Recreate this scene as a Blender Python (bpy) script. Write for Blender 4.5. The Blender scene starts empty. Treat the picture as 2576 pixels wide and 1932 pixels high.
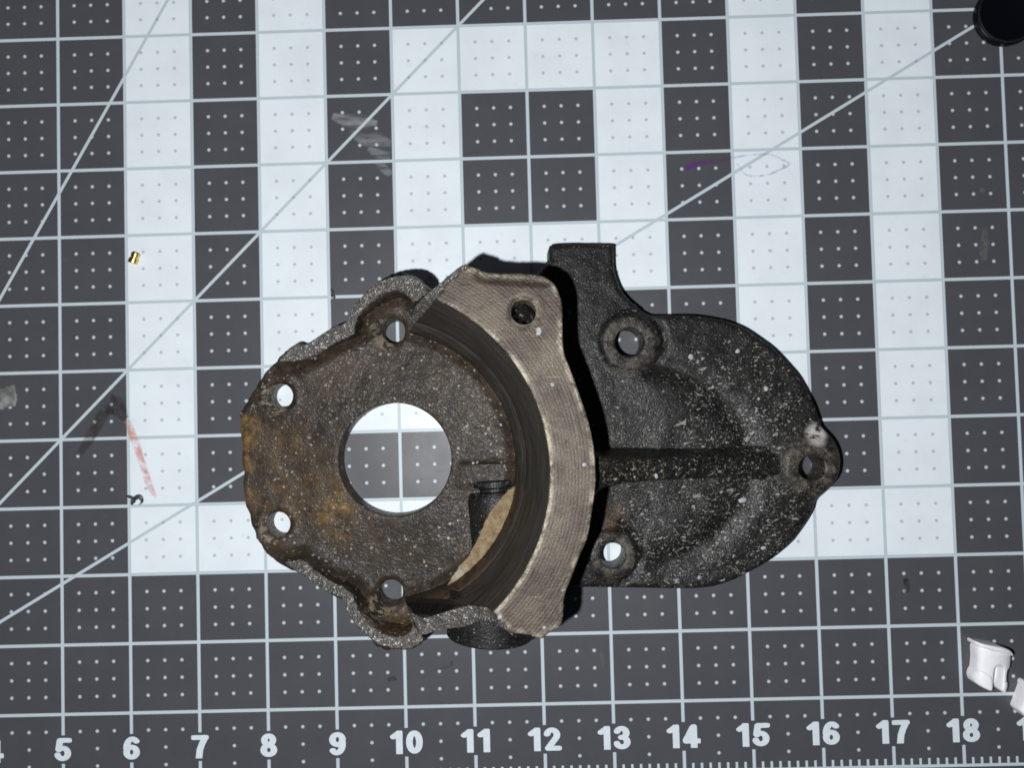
import bpy, bmesh, math, random
import numpy as np
from mathutils import Vector, Matrix, noise
from mathutils.geometry import delaunay_2d_cdt

random.seed(4)
rng = np.random.default_rng(4)
S = 0.0254                      # lengths below are written in inches (the mat is an inch mat)
scene = bpy.context.scene
COL = scene.collection

# ------------------------------------------------------------------ camera
CAM = np.array([11.7767, 5.3351, 10.3974])
RV = np.array([0.02948, 0.01126, -0.02672])
FPX, CX, CY = 1786.0, 1288.0, 966.0
def rotm(r):
    t = np.linalg.norm(r); k = r / t
    K = np.array([[0, -k[2], k[1]], [k[2], 0, -k[0]], [-k[1], k[0], 0]])
    return np.eye(3) + math.sin(t) * K + (1 - math.cos(t)) * K @ K
ROT = rotm(RV)
cam_data = bpy.data.cameras.new('camera')
cam = bpy.data.objects.new('camera', cam_data); COL.objects.link(cam)
M = Matrix.Identity(4)
for i in range(3):
    for j in range(3): M[i][j] = ROT[i, j]
    M[i][3] = CAM[i] * S
cam.matrix_world = M
cam_data.sensor_width = 36.0
cam_data.lens = FPX / 2576 * 36.0
cam_data.clip_start = 0.01; cam_data.clip_end = 20.0
cam_data.dof.use_dof = True
cam_data.dof.focus_distance = (CAM[2] - 1.15) * S
cam_data.dof.aperture_fstop = 8.5
scene.camera = cam

# ------------------------------------------------------------------ light: dim room, one phone flash beside the lens
world = bpy.data.worlds.new('World'); scene.world = world; world.use_nodes = True
bg = world.node_tree.nodes['Background']
bg.inputs[0].default_value = (0.80, 0.88, 1.0, 1); bg.inputs[1].default_value = 0.030
fl = bpy.data.lights.new('flash', 'POINT')
fl.energy = 3.05; fl.shadow_soft_size = 0.0028; fl.color = (0.97, 0.985, 1.0)
flash = bpy.data.objects.new('flash', fl); COL.objects.link(flash)
flash.location = ((CAM[0] - 1.28) * S, (CAM[1] - 0.80) * S, (CAM[2] + 0.05) * S)
# the flash lens throws more light towards the edges of its field (fixed emission profile of the lamp)
fl.use_nodes = True
lt = fl.node_tree; lem = lt.nodes['Emission']
lg = lt.nodes.new('ShaderNodeTexCoord'); lsep = lt.nodes.new('ShaderNodeSeparateXYZ')
lt.links.new(lg.outputs['Normal'], lsep.inputs[0])
def lmath(op, a, b=None):
    n = lt.nodes.new('ShaderNodeMath'); n.operation = op
    for k, v in enumerate((a, b)):
        if v is None: continue
        if isinstance(v, (int, float)): n.inputs[k].default_value = v
        else: lt.links.new(v, n.inputs[k])
    return n.outputs[0]
lc = lmath('MAXIMUM', lmath('ABSOLUTE', lsep.outputs[2]), 0.55)
lt.links.new(lmath('POWER', lc, -1.9), lem.inputs['Strength'])

scene.view_settings.view_transform = 'Standard'; scene.view_settings.look = 'None'
scene.view_settings.exposure = 0.0; scene.view_settings.gamma = 1.0
scene.render.engine = 'CYCLES'
scene.cycles.max_bounces = 6
scene.cycles.use_denoising = True

# ------------------------------------------------------------------ helpers
def at(px, py, z):
    """world point (inches) at height z seen at photo pixel (px,py)"""
    d = ROT @ np.array([(px - CX) / FPX, -(py - CY) / FPX, -1.0])
    t = (z - CAM[2]) / d[2]
    p = CAM + d * t
    return np.array([p[0], p[1], z])
def atl(pts, z): return np.array([at(p[0], p[1], z)[:2] for p in pts])

def empty(name, loc, label, cat, group=None):
    o = bpy.data.objects.new(name, None); COL.objects.link(o)
    o.location = [c * S for c in loc]; o.empty_display_size = 0.02
    o['label'] = label; o['category'] = cat
    if group: o['group'] = group
    return o
def mesh_obj(name, verts, faces, mats, parent=None, sharp=35, face_mats=None, attrs=None):
    """verts in inches, world; stored relative to the parent's base"""
    v = np.asarray(verts, float) * S
    if parent is not None: v = v - np.array(parent_loc(parent))
    me = bpy.data.meshes.new(name)
    me.from_pydata(v.tolist(), [], [list(map(int, f)) for f in faces])
    for m in (mats if isinstance(mats, (list, tuple)) else [mats]): me.materials.append(m)
    if face_mats is not None: me.polygons.foreach_set('material_index', np.asarray(face_mats, np.int32))
    if attrs:
        for k, a in attrs.items():
            at_ = me.attributes.new(k, 'FLOAT', 'POINT'); at_.data.foreach_set('value', np.asarray(a, np.float32))
    bm = bmesh.new(); bm.from_mesh(me)
    bmesh.ops.recalc_face_normals(bm, faces=bm.faces); bm.to_mesh(me); bm.free()
    me.shade_smooth()
    if sharp: me.set_sharp_from_angle(angle=math.radians(sharp))
    o = bpy.data.objects.new(name, me); COL.objects.link(o)
    if parent is not None: o.parent = parent
    return o
def parent_loc(p):
    l = Vector((0, 0, 0))
    while p is not None:
        l = l + p.location; p = p.parent
    return l

def spline(pts, n, closed=False):
    """Catmull-Rom through pts, resampled to n points by arc length"""
    P = np.asarray(pts, float); k = len(P)
    out = []
    segs = k if closed else k - 1
    for i in range(segs):
        if closed: a, b, c, d = P[(i - 1) % k], P[i], P[(i + 1) % k], P[(i + 2) % k]
        else:
            b, c = P[i], P[i + 1]
            a = P[i - 1] if i else 2 * b - c
            d = P[i + 2] if i + 2 < k else 2 * c - b
        for t in np.linspace(0, 1, 10, endpoint=False):
            out.append(0.5 * (2 * b + (c - a) * t + (2 * a - 5 * b + 4 * c - d) * t * t + (3 * b - a - 3 * c + d) * t ** 3))
    out.append(P[0] if closed else P[-1])
    out = np.array(out)
    L = np.r_[0, np.cumsum(np.linalg.norm(np.diff(out[:, :2], axis=0), axis=1))]
    s = np.linspace(0, L[-1], n + 1 if closed else n)
    if closed: s = s[:-1]
    return np.stack([np.interp(s, L, out[:, j]) for j in range(out.shape[1])], 1)
def circle(c, r, n=40, ry=None, ang=0.0, jag=0.0):
    ry = r if ry is None else ry
    a = np.linspace(0, 2 * math.pi, n, endpoint=False)
    k = 1 + jag * rng.standard_normal(n)
    x, y = r * np.cos(a) * k, ry * np.sin(a) * k
    return np.stack([c[0] + x * math.cos(ang) - y * math.sin(ang), c[1] + x * math.sin(ang) + y * math.cos(ang)], 1)
def pip(P, poly):
    x, y = P[:, 0], P[:, 1]; ins = np.zeros(len(P), bool)
    a = poly; b = np.roll(poly, -1, axis=0)
    for (x1, y1), (x2, y2) in zip(a, b):
        if y1 == y2: continue
        c = ((y1 > y) != (y2 > y)) & (x < (x2 - x1) * (y - y1) / (y2 - y1) + x1)
        ins ^= c
    return ins
def dist_loops(P, loops):
    D = np.full(len(P), 1e9)
    for lp in loops:
        a = lp; b = np.roll(lp, -1, axis=0)
        for p, q in zip(a, b):
            e = q - p; L2 = e @ e + 1e-12
            t = np.clip(((P - p) @ e) / L2, 0, 1)
            d = np.hypot(P[:, 0] - p[0] - t * e[0], P[:, 1] - p[1] - t * e[1])
            D = np.minimum(D, d)
    return D
def fnoise(P, scale, oct=3, seed=0.0):
    return np.array([noise.fractal(Vector((p[0] * scale + seed, p[1] * scale - seed, seed * 1.7)), 1.0, 2.0, oct) for p in P])
def sstep(a, b, x):
    t = np.clip((x - a) / (b - a), 0, 1); return t * t * (3 - 2 * t)

def slab(name, outline, mats, parent, z0, ztop, holes=(), rnd=0.05, step=0.045, nz=0.0, nscale=7.0, sharp=40,
         hole_rnd=0.015, flare=0.0, zones=None, bottom=True):
    """solid of given outline: top follows ztop(x,y), outer edge rounded, side walls down to z0"""
    loops = [np.asarray(outline)] + [np.asarray(h) for h in holes]
    B = np.concatenate(loops); nb = len(B)
    edges, off = [], 0
    for lp in loops:
        k = len(lp); edges += [(off + i, off + (i + 1) % k) for i in range(k)]; off += k
    lo, hi = loops[0].min(0), loops[0].max(0)
    gx = np.arange(lo[0], hi[0], step); gy = np.arange(lo[1], hi[1], step * 0.87)
    G = np.array([(x + (0.5 * step if j % 2 else 0), y) for j, y in enumerate(gy) for x in gx])
    G = G + (rng.random(G.shape) - .5) * step * .3
    extra = []
    for li, lp in enumerate(loops):
        t = np.roll(lp, -1, 0) - np.roll(lp, 1, 0); t /= np.linalg.norm(t, axis=1)[:, None] + 1e-9
        nrm = np.stack([-t[:, 1], t[:, 0]], 1)
        r = rnd if li == 0 else hole_rnd
        for f in (0.12, 0.4, 1.0):
            for sgn in (1, -1): extra.append(lp + nrm * sgn * r * f)
    X = np.concatenate(extra)
    def inside(P):
        m = pip(P, loops[0])
        for h in loops[1:]: m &= ~pip(P, h)
        return m
    X = X[inside(X)]; dX = dist_loops(X, loops); X = X[dX > min(rnd, hole_rnd) * 0.08]
    G = G[inside(G)]; dG = dist_loops(G, loops); G = G[dG > max(rnd * 1.15, step * .4)] if len(G) else G
    V2 = np.concatenate([B, X, G])
    res = delaunay_2d_cdt([Vector(v) for v in V2], edges, [], 0, 1e-7)
    ov = np.array([(v.x, v.y) for v in res[0]]); tri = np.array([f for f in res[2] if len(f) == 3])
    cen = ov[tri].mean(1); tri = tri[inside(cen)]
    dO = dist_loops(ov, [loops[0]]); dH = dist_loops(ov, loops[1:]) if len(loops) > 1 else np.full(len(ov), 9.)
    def drop(d, r):
        q = np.clip(r - d, 0, r); return r - np.sqrt(np.maximum(r * r - q * q, 0))
    z = ztop(ov[:, 0], ov[:, 1]) + np.zeros(len(ov))
    if nz: z = z + nz * fnoise(ov, nscale, 3, len(name) * 1.3)
    z = z - drop(dO, rnd) - drop(dH, hole_rnd)
    verts = [list(p) + [zz] for p, zz in zip(ov, z)]
    faces = [tuple(t) for t in tri]
    # walls
    omap = {}
    for new, olds in enumerate(res[3]):
        for o_ in olds: omap[o_] = new
    off = 0
    bot_loops = []
    for li, lp in enumerate(loops):
        k = len(lp); ids = [omap[off + i] for i in range(k)]; off += k
        prev = ids
        t = np.roll(lp, -1, 0) - np.roll(lp, 1, 0); t /= np.linalg.norm(t, axis=1)[:, None] + 1e-9
        area = 0.5 * np.sum(lp[:, 0] * np.roll(lp[:, 1], -1) - np.roll(lp[:, 0], -1) * lp[:, 1])
        outn = np.stack([t[:, 1], -t[:, 0]], 1) * (1 if area > 0 else -1) * (1 if li == 0 else -1)
        for fr in (0.35, 0.7, 1.0):
            cur = []
            for i in range(k):
                zt = verts[ids[i]][2]
                q = lp[i] + outn[i] * flare * fr * fr * (1 if li == 0 else 0)
                verts.append([q[0], q[1], zt + (z0 - zt) * fr]); cur.append(len(verts) - 1)
            for i in range(k):
                faces.append((prev[i], prev[(i + 1) % k], cur[(i + 1) % k], cur[i]))
            prev = cur
        bot_loops.append(prev)
    if bottom:
        bl = [i for l in bot_loops for i in l]
        bv = [Vector(verts[i][:2]) for i in bl]
        r2 = delaunay_2d_cdt(bv, edges, [], 0, 1e-7)
        if len(r2[0]) == len(bv):
            bt = np.array([f for f in r2[2]]); pv = np.array([(v.x, v.y) for v in r2[0]])
            cb = pv[bt].mean(1); m = pip(cb, np.array([verts[i][:2] for i in bot_loops[0]]))
            for h in loops[1:]: m &= ~pip(cb, h)
            for t_ in bt[m]: faces.append((bl[t_[2]], bl[t_[1]], bl[t_[0]]))
    n = len(verts); edge = np.full(n, 0.0); edge[:len(ov)] = np.minimum(dO, dH)
    at_ = {'edge': edge}
    if zones is not None:
        V = np.array(verts); at_.update({k: f(V[:, 0], V[:, 1], V[:, 2]) for k, f in zones.items()})
    return mesh_obj(name, verts, faces, mats, parent, sharp, attrs=at_)

def loft(name, A, Bp, mats, parent, zbase, n=60, m=8, crown=0.0, rough=0.0, rscale=14., rnd=0.0, draft=0.0, sharp=40, seed=1.0):
    """ribbon solid between two edge polylines (x,y,z); walls fall to zbase"""
    A = spline(A, n); Bp = spline(Bp, n)
    verts, faces = [], []
    w = m + 1
    for i in range(n):
        a, b = A[i], Bp[i]
        for j in range(w):
            u = j / m
            p = a + (b - a) * u
            h = crown * (1 - (2 * u - 1) ** 2)
            if rnd:
                L = np.linalg.norm((b - a)[:2]); d = min(u, 1 - u) * L
                if d < rnd: q = rnd - d; h -= rnd - math.sqrt(max(rnd * rnd - q * q, 0))
            if rough:
                v = Vector((p[0] * rscale, p[1] * rscale, seed + p[2] * rscale))
                h += rough * noise.fractal(v, 0.9, 2.0, 3)
                if 0 < j < m: p = p + np.array([noise.noise(v + Vector((9, 0, 0))), noise.noise(v + Vector((0, 7, 0))), 0]) * rough * .6
                else: p = p + np.array([noise.noise(v * 1.3), noise.noise(v * 1.3 + Vector((5, 5, 5))), 0]) * rough * .5
            verts.append([p[0], p[1], p[2] + h])
    for i in range(n - 1):
        for j in range(m):
            faces.append((i * w + j, i * w + j + 1, (i + 1) * w + j + 1, (i + 1) * w + j))
    # perimeter skirts
    per = [i * w for i in range(n)] + [(n - 1) * w + j for j in range(1, w)] + [i * w + m for i in range(n - 2, -1, -1)] + [j for j in range(m - 1, 0, -1)]
    P = np.array(verts)
    k = len(per)
    ctr = P[per][:, :2]
    t = np.roll(ctr, -1, 0) - np.roll(ctr, 1, 0); t /= np.linalg.norm(t, axis=1)[:, None] + 1e-9
    area = 0.5 * np.sum(ctr[:, 0] * np.roll(ctr[:, 1], -1) - np.roll(ctr[:, 0], -1) * ctr[:, 1])
    nrm = np.stack([t[:, 1], -t[:, 0]], 1) * (1 if area > 0 else -1)
    prev = per
    for fr in (0.3, 0.65, 0.88, 1.0):
        cur = []
        for i, v in enumerate(per):
            zt = P[v, 2]; zb = min(zbase, zt - .01)
            d = draft * (fr + 1.5 * max(0, fr - .65))
            verts.append([P[v, 0] + nrm[i, 0] * d, P[v, 1] + nrm[i, 1] * d, zt + (zb - zt) * fr]); cur.append(len(verts) - 1)
        for i in range(k): faces.append((prev[i], prev[(i + 1) % k], cur[(i + 1) % k], cur[i]))
        prev = cur
    faces.append(tuple(reversed(prev)))
    ntop = (n - 1) * m; fm = [0] * ntop + [1 if isinstance(mats, (list, tuple)) else 0] * (len(faces) - ntop)
    return mesh_obj(name, verts, faces, mats, parent, sharp, face_mats=fm)

def lathe(name, prof, origin, axis, mats, parent, n=48, sharp=35, knurl=None, caps=True):
    """prof = [(along, radius)...] around axis through origin"""
    ax = Vector(axis).normalized(); u = ax.orthogonal().normalized(); v = ax.cross(u)
    verts, faces = [], []
    for k, (h, r) in enumerate(prof):
        for i in range(n):
            a = 2 * math.pi * i / n
            rr = r * (1 + (knurl[k] if knurl else 0) * (1 if i % 2 else -1))
            p = Vector(origin) + ax * h + u * (rr * math.cos(a)) + v * (rr * math.sin(a)); verts.append(p[:])
    for k in range(len(prof) - 1):
        for i in range(n): faces.append((k * n + i, k * n + (i + 1) % n, (k + 1) * n + (i + 1) % n, (k + 1) * n + i))
    if caps and prof[0][1] > 1e-4: faces.append(tuple(range(n - 1, -1, -1)))
    if caps and prof[-1][1] > 1e-4: faces.append(tuple(range((len(prof) - 1) * n, len(prof) * n)))
    return mesh_obj(name, verts, faces, mats, parent, sharp)

# ------------------------------------------------------------------ material kit
class NT:
    def __init__(s, name):
        s.m = bpy.data.materials.new(name); s.m.use_nodes = True
        s.t = s.m.node_tree; s.b = s.t.nodes['Principled BSDF']; s.out = s.t.nodes['Material Output']
    def n(s, typ, **kw):
        nd = s.t.nodes.new(typ)
        for k, v in kw.items(): setattr(nd, k, v)
        return nd
    def set(s, sock, v):
        if isinstance(v, bpy.types.NodeSocket): s.t.links.new(v, sock)
        elif isinstance(v, tuple) and len(v) == 3 and sock.type == 'RGBA': sock.default_value = (*v, 1)
        else: sock.default_value = v
    def math(s, op, a, b=None, c=None, clamp=False):
        nd = s.n('ShaderNodeMath', operation=op); nd.use_clamp = clamp
        for i, v in enumerate((a, b, c)):
            if v is not None: s.set(nd.inputs[i], v)
        return nd.outputs[0]
    def obj(s):
        """object coordinates in inches"""
        tc = s.n('ShaderNodeTexCoord'); vm = s.n('ShaderNodeVectorMath', operation='SCALE')
        s.t.links.new(tc.outputs['Object'], vm.inputs[0]); vm.inputs['Scale'].default_value = 1 / S
        return vm.outputs[0]
    def noise(s, vec, scale, detail=3, rough=0.55, w=None):
        nd = s.n('ShaderNodeTexNoise'); s.set(nd.inputs['Vector'], vec)
        nd.inputs['Scale'].default_value = scale; nd.inputs['Detail'].default_value = detail; nd.inputs['Roughness'].default_value = rough
        return nd.outputs['Fac']
    def voro(s, vec, scale, feature='F1', rand=1.0, out='Distance'):
        nd = s.n('ShaderNodeTexVoronoi', feature=feature); s.set(nd.inputs['Vector'], vec)
        nd.inputs['Scale'].default_value = scale; nd.inputs['Randomness'].default_value = rand
        return nd.outputs[out]
    def ramp(s, fac, lo, hi, a=0.0, b=1.0):
        nd = s.n('ShaderNodeMapRange', interpolation_type='SMOOTHSTEP'); s.set(nd.inputs[0], fac)
        for i, v in zip((1, 2, 3, 4), (lo, hi, a, b)): s.set(nd.inputs[i], v)
        return nd.outputs[0]
    def mix(s, fac, a, b):
        nd = s.n('ShaderNodeMix', data_type='RGBA'); s.set(nd.inputs[0], fac); s.set(nd.inputs[6], a); s.set(nd.inputs[7], b)
        return nd.outputs[2]
    def sep(s, vec):
        nd = s.n('ShaderNodeSeparateXYZ'); s.set(nd.inputs[0], vec); return nd.outputs
    def attr(s, name): return s.n('ShaderNodeAttribute', attribute_name=name).outputs['Fac']
    def bump(s, h, dist, strength=1.0, nrm=None):
        nd = s.n('ShaderNodeBump'); s.set(nd.inputs['Height'], h); nd.inputs['Distance'].default_value = dist * S
        nd.inputs['Strength'].default_value = strength
        if nrm is not None: s.set(nd.inputs['Normal'], nrm)
        return nd.outputs[0]
    def disk(s, xyz, x, y, r0, r1):
        """1 near (x,y), fading to 0 between r0 and r1 (inches, object space)"""
        dx = s.math('SUBTRACT', xyz[0], x); dy = s.math('SUBTRACT', xyz[1], y)
        d = s.math('SQRT', s.math('ADD', s.math('MULTIPLY', dx, dx), s.math('MULTIPLY', dy, dy)))
        return s.ramp(d, r0, r1, 1.0, 0.0)
    def fin(s, col=None, rough=None, metal=None, nrm=None, spec=None):
        if col is not None: s.set(s.b.inputs['Base Color'], col)
        if rough is not None: s.set(s.b.inputs['Roughness'], rough)
        if metal is not None: s.set(s.b.inputs['Metallic'], metal)
        if nrm is not None: s.set(s.b.inputs['Normal'], nrm)
        if spec is not None: s.set(s.b.inputs['Specular IOR Level'], spec)
        return s.m

# ================================================================== SETTING
def mat_plain(name, col, rough=0.5, metal=0.0, spec=0.5, var=0.15, sc=8.0):
    t = NT(name); o = t.obj(); f = t.noise(o, sc, 4)
    c = t.mix(t.ramp(f, .3, .7), tuple(x * (1 - var) for x in col), tuple(x * (1 + var) for x in col))
    return t.fin(c, rough, metal, t.bump(t.noise(o, sc * 6, 3), 0.01, 0.3), spec)

bench = mesh_obj('workbench_top', [(-6, -6, -.081), (30, -6, -.081), (30, 24, -.081), (-6, 24, -.081), (-6, -6, -1.1), (30, -6, -1.1), (30, 24, -1.1), (-6, 24, -1.1)],
                 [(0, 1, 2, 3), (7, 6, 5, 4), (0, 4, 5, 1), (1, 5, 6, 2), (2, 6, 7, 3), (3, 7, 4, 0)], mat_plain('bench_laminate', (.10, .075, .055), .5), sharp=30)
bench['kind'] = 'structure'

# ------------------------------------------------------------------ cutting mat
def mat_print(name, is_white):
    t = NT(name); o = t.obj(); x, y, z = t.sep(o)
    def near_int(v, k=1.0):      # distance to nearest integer of v*k, in inches
        vv = t.math('MULTIPLY', v, k)
        return t.math('DIVIDE', t.math('ABSOLUTE', t.math('SUBTRACT', vv, t.math('ROUND', vv))), k)
    dx, dy = near_int(x), near_int(y)
    LW = 0.0225
    def line(d, w=LW): return t.ramp(d, w * .8, w * 1.25, 1.0, 0.0)
    def AND(*a):
        r = a[0]
        for b in a[1:]: r = t.math('MULTIPLY', r, b)
        return r
    gt = lambda v, k: t.math('GREATER_THAN', v, k)
    lt_ = lambda v, k: t.math('LESS_THAN', v, k)
    inb = AND(gt(x, -.02), lt_(x, 24.02), gt(y, -.02), lt_(y, 18.02))
    notnum = t.math('SUBTRACT', 1.0, AND(gt(y, .29), lt_(y, .70)))
    vline = AND(line(dx), notnum, inb); hline = AND(line(dy), inb)
    L = t.math('MAXIMUM', vline, hline)
    for ang in (30, 45, 60):
        a = math.radians(ang)
        d = t.math('ABSOLUTE', t.math('SUBTRACT', t.math('MULTIPLY', x, math.sin(a)), t.math('MULTIPLY', y, math.cos(a))))
        L = t.math('MAXIMUM', L, AND(line(d, LW * .95), gt(y, .72), gt(x, .72), inb))
    # eighth-inch ticks along the bottom ruler
    L = t.math('MAXIMUM', L, AND(line(near_int(x, 8.0), .017), lt_(t.math('ABSOLUTE', y), .115), inb))
    # dots every quarter inch
    qx, qy = near_int(x, 4.0), near_int(y, 4.0)
    dd = t.math('SQRT', t.math('ADD', t.math('MULTIPLY', qx, qx), t.math('MULTIPLY', qy, qy)))
    away = AND(gt(dx, .12), gt(dy, .12))
    mid = t.math('MAXIMUM', gt(y, .62), gt(dx, .38))
    D = AND(t.ramp(dd, .012, .034, 1.0, 0.0), away, mid, inb)
    grime = t.noise(o, 1.3, 5, .6); fine = t.noise(o, 22, 4, .6); sm = t.noise(o, 5.0, 4, .65)
    if is_white:
        base = t.mix(t.ramp(grime, .35, .72), (.76, .82, .865), (.71, .765, .81))
        base = t.mix(t.math('MULTIPLY', t.ramp(sm, .60, .75), .25), base, (.55, .57, .57))
        base = t.mix(t.math('MULTIPLY', t.ramp(fine, .70, .78), .35), base, (.45, .45, .44))
        c = t.mix(t.math('MULTIPLY', L, .85), base, (.43, .51, .55))
        c = t.mix(t.math('MULTIPLY', D, .70), c, (.30, .36, .39))
    else:
        base = t.mix(t.ramp(grime, .3, .75), (.064, .067, .077), (.072, .075, .083))
        base = t.mix(t.math('MULTIPLY', t.ramp(sm, .60, .78), .22), base, (.11, .11, .115))
        base = t.mix(t.math('MULTIPLY', t.ramp(fine, .66, .76), .5), base, (.035, .036, .04))
        c = t.mix(t.math('MULTIPLY', t.math('MAXIMUM', L, D), .95), base, (.54, .61, .66))
    rough = t.ramp(t.noise(o, 2.2, 5, .7), .3, .7, .41, .46)
    h = t.math('ADD', t.math('MULTIPLY', t.noise(o, 90, 2), .35), t.math('MULTIPLY', t.math('MAXIMUM', L, D), .6))
    return t.fin(c, rough, 0.0, t.bump(h, 0.004, .35), .42)
M_dark, M_white = mat_print('mat_vinyl_charcoal', False), mat_print('mat_vinyl_white', True)
M_print = mat_plain('white_print', (.66, .73, .78), .45, var=.04)

mat = empty('cutting_mat', (0, 0, 0), 'charcoal and white checked self healing cutting mat with inch grid and numerals', 'cutting mat')
def is_white(c, r):
    for lo, hi, b, tp in ((6, 17, 3, 14), (8, 15, 5, 12), (10, 13, 7, 10)):
        if lo <= c <= hi and b <= r <= tp and (c in (lo, hi) or r in (b, tp)): return True
    return False
xs = [-.5] + list(range(0, 25)) + [24.5]; ys = [-.5] + list(range(0, 19)) + [18.5]
mv = [(x, y, 0) for y in ys for x in xs]; mf, mm = [], []
W_ = len(xs)
for j in range(len(ys) - 1):
    for i in range(W_ - 1):
        mf.append((j * W_ + i, j * W_ + i + 1, (j + 1) * W_ + i + 1, (j + 1) * W_ + i))
        mm.append(1 if is_white(xs[i], ys[j]) and xs[i] >= 0 and ys[j] >= 0 else 0)
# thickness
per = [i for i in range(W_)] + [j * W_ + W_ - 1 for j in range(1, len(ys))] + [(len(ys) - 1) * W_ + i for i in range(W_ - 2, -1, -1)] + [j * W_ for j in range(len(ys) - 2, 0, -1)]
b0 = len(mv); mv += [(mv[i][0], mv[i][1], -.08) for i in per]
for k in range(len(per)):
    mf.append((per[k], b0 + k, b0 + (k + 1) % len(per), per[(k + 1) % len(per)])); mm.append(0)
mf.append(tuple(b0 + k for k in range(len(per) - 1, -1, -1))); mm.append(0)
mesh_obj('sheet', mv, mf, [M_dark, M_white], mat, sharp=30, face_mats=mm)

def digit_mesh(d):
    """heavy sans digit: filled marching squares over a stroke distance field, unit height"""
    el = lambda cx, cy, rx, ry, a0=0, a1=360, n=40: [(cx + rx * math.cos(math.radians(a)), cy + ry * math.sin(math.radians(a))) for a in np.linspace(a0, a1, n)]
    six = [el(.345, .325, .205, .215), el(.38, .50, .240, .39, 185, 48)]
    G = {'0': [el(.345, .5, .205, .39)], '1': [[(.40, .0), (.40, .93)], [(.38, .90), (.16, .74)]],
         '2': [el(.335, .68, .20, .21, 170, -35) + [(.17, .12)], [(.17, .11), (.60, .11)]],
         '3': [el(.325, .70, .19, .19, 160, -95), el(.33, .31, .215, .20, 95, -165)],
         '4': [[(.45, .0), (.45, .90)], [(.42, .88), (.13, .33)], [(.13, .29), (.66, .29)]],
         '5': [[(.60, .89), (.23, .89), (.17, .52)], el(.335, .335, .215, .225, 135, -165)],
         '6': six, '7': [[(.10, .89), (.60, .89)], [(.56, .86), (.44, .62), (.35, .36), (.31, .0)]],
         '8': [el(.345, .715, .175, .18), el(.345, .295, .21, .195)], '9': [[(.69 - x, 1 - y) for x, y in st] for st in six]}[d]
    nx, ny = 48, 64; X, Y = np.meshgrid(np.linspace(0, .72, nx), np.linspace(0, 1, ny))
    D = np.full(X.shape, 9.0); kx = .76
    for st in G:
        for (x1, y1), (x2, y2) in zip(st[:-1], st[1:]):
            ex, ey = (x2 - x1) * kx, y2 - y1; L2 = ex * ex + ey * ey + 1e-12
            t = np.clip(((X - x1) * kx * ex + (Y - y1) * ey) / L2, 0, 1)
            D = np.minimum(D, np.hypot((X - x1) * kx - t * ex, Y - y1 - t * ey))
    D = .103 - D
    V, F, key = [], [], {}
    def vid(p):
        k = (round(p[0], 6), round(p[1], 6))
        if k not in key: key[k] = len(V); V.append(k)
        return key[k]
    for j in range(ny - 1):
        for i in range(nx - 1):
            c = [(j, i), (j, i + 1), (j + 1, i + 1), (j + 1, i)]; dv = [D[q] for q in c]
            if max(dv) <= 0: continue
            poly = []
            for k in range(4):
                a, b = c[k], c[(k + 1) % 4]; da, db = dv[k], dv[(k + 1) % 4]
                if da > 0: poly.append((X[a], Y[a]))
                if (da > 0) != (db > 0):
                    t = da / (da - db); poly.append((X[a] + (X[b] - X[a]) * t, Y[a] + (Y[b] - Y[a]) * t))
            ids = [vid(p) for p in poly]; ids = [v for k, v in enumerate(ids) if v != ids[k - 1]]
            if len(ids) > 2: F.append(ids)
    return np.array(V), F
DIG = {d: digit_mesh(d) for d in '0123456789'}
def numeral(txt, x, y):
    V, F, off = [], [], 0.0
    for k, ch in enumerate(txt):
        v, f = DIG[ch]; b = len(V)
        V += [(p[0] * .355 + off, (p[1] - .5) * .335, 0.0) for p in v]; F += [[q + b for q in ff] for ff in f]
        off += .238
    V = np.array(V); V[:, 0] -= (V[:, 0].min() + V[:, 0].max()) / 2
    return mesh_obj('numeral', V + np.array([x, y, .0012]), F, M_print, mat, sharp=0)
for n_ in range(1, 24): numeral(str(n_), n_, .497)

# marks left on the mat: thin films with soft edges
def film(name, col, amax, rough=.6, nscale=9.0, streak=(1, 1)):
    t = NT(name); o = t.obj(); a = t.attr('alpha')
    sc = t.n('ShaderNodeMapping'); t.set(sc.inputs[0], o); sc.inputs['Scale'].default_value = (streak[0], streak[1], 1)
    k = t.ramp(t.noise(sc.outputs[0], nscale, 4, .65), .30, .66)
    f = t.math('MULTIPLY', t.math('MULTIPLY', a, k), amax, clamp=True)
    tr = t.n('ShaderNodeBsdfTransparent'); mx = t.n('ShaderNodeMixShader')
    t.fin(tuple(col), rough)
    t.set(mx.inputs[0], f); t.t.links.new(tr.outputs[0], mx.inputs[1]); t.t.links.new(t.b.outputs[0], mx.inputs[2])
    t.t.links.new(mx.outputs[0], t.out.inputs[0])
    return t.m
def stroke(name, pts, widths, m, z=.0022, alphas=None, n=40):
    P = np.array([list(at(p[0], p[1], z)[:2]) + [w, (alphas[i] if alphas else 1.0)] for i, (p, w) in enumerate(zip(pts, widths))])
    P = spline(P, n)
    t = np.gradient(P[:, :2], axis=0); t /= np.linalg.norm(t, axis=1)[:, None] + 1e-9
    nr = np.stack([-t[:, 1], t[:, 0]], 1)
    us = (-1, -.55, 0, .55, 1); V, F, A = [], [], []
    for i in range(n):
        for u in us:
            V.append([*(P[i, :2] + nr[i] * P[i, 2] * u), z]); A.append((0 if abs(u) == 1 else 1) * P[i, 3] * (0 if i in (0, n - 1) else 1))
    for i in range(n - 1):
        for j in range(4): F.append((i * 5 + j, i * 5 + j + 1, (i + 1) * 5 + j + 1, (i + 1) * 5 + j))
    return mesh_obj(name, V, F, m, mat, sharp=0, attrs={'alpha': A})
F_red, F_dred = film('red_marker', (.72, .27, .20), .70, nscale=7), film('dried_dark_marker', (.030, .022, .026), .55, nscale=5)
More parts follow.
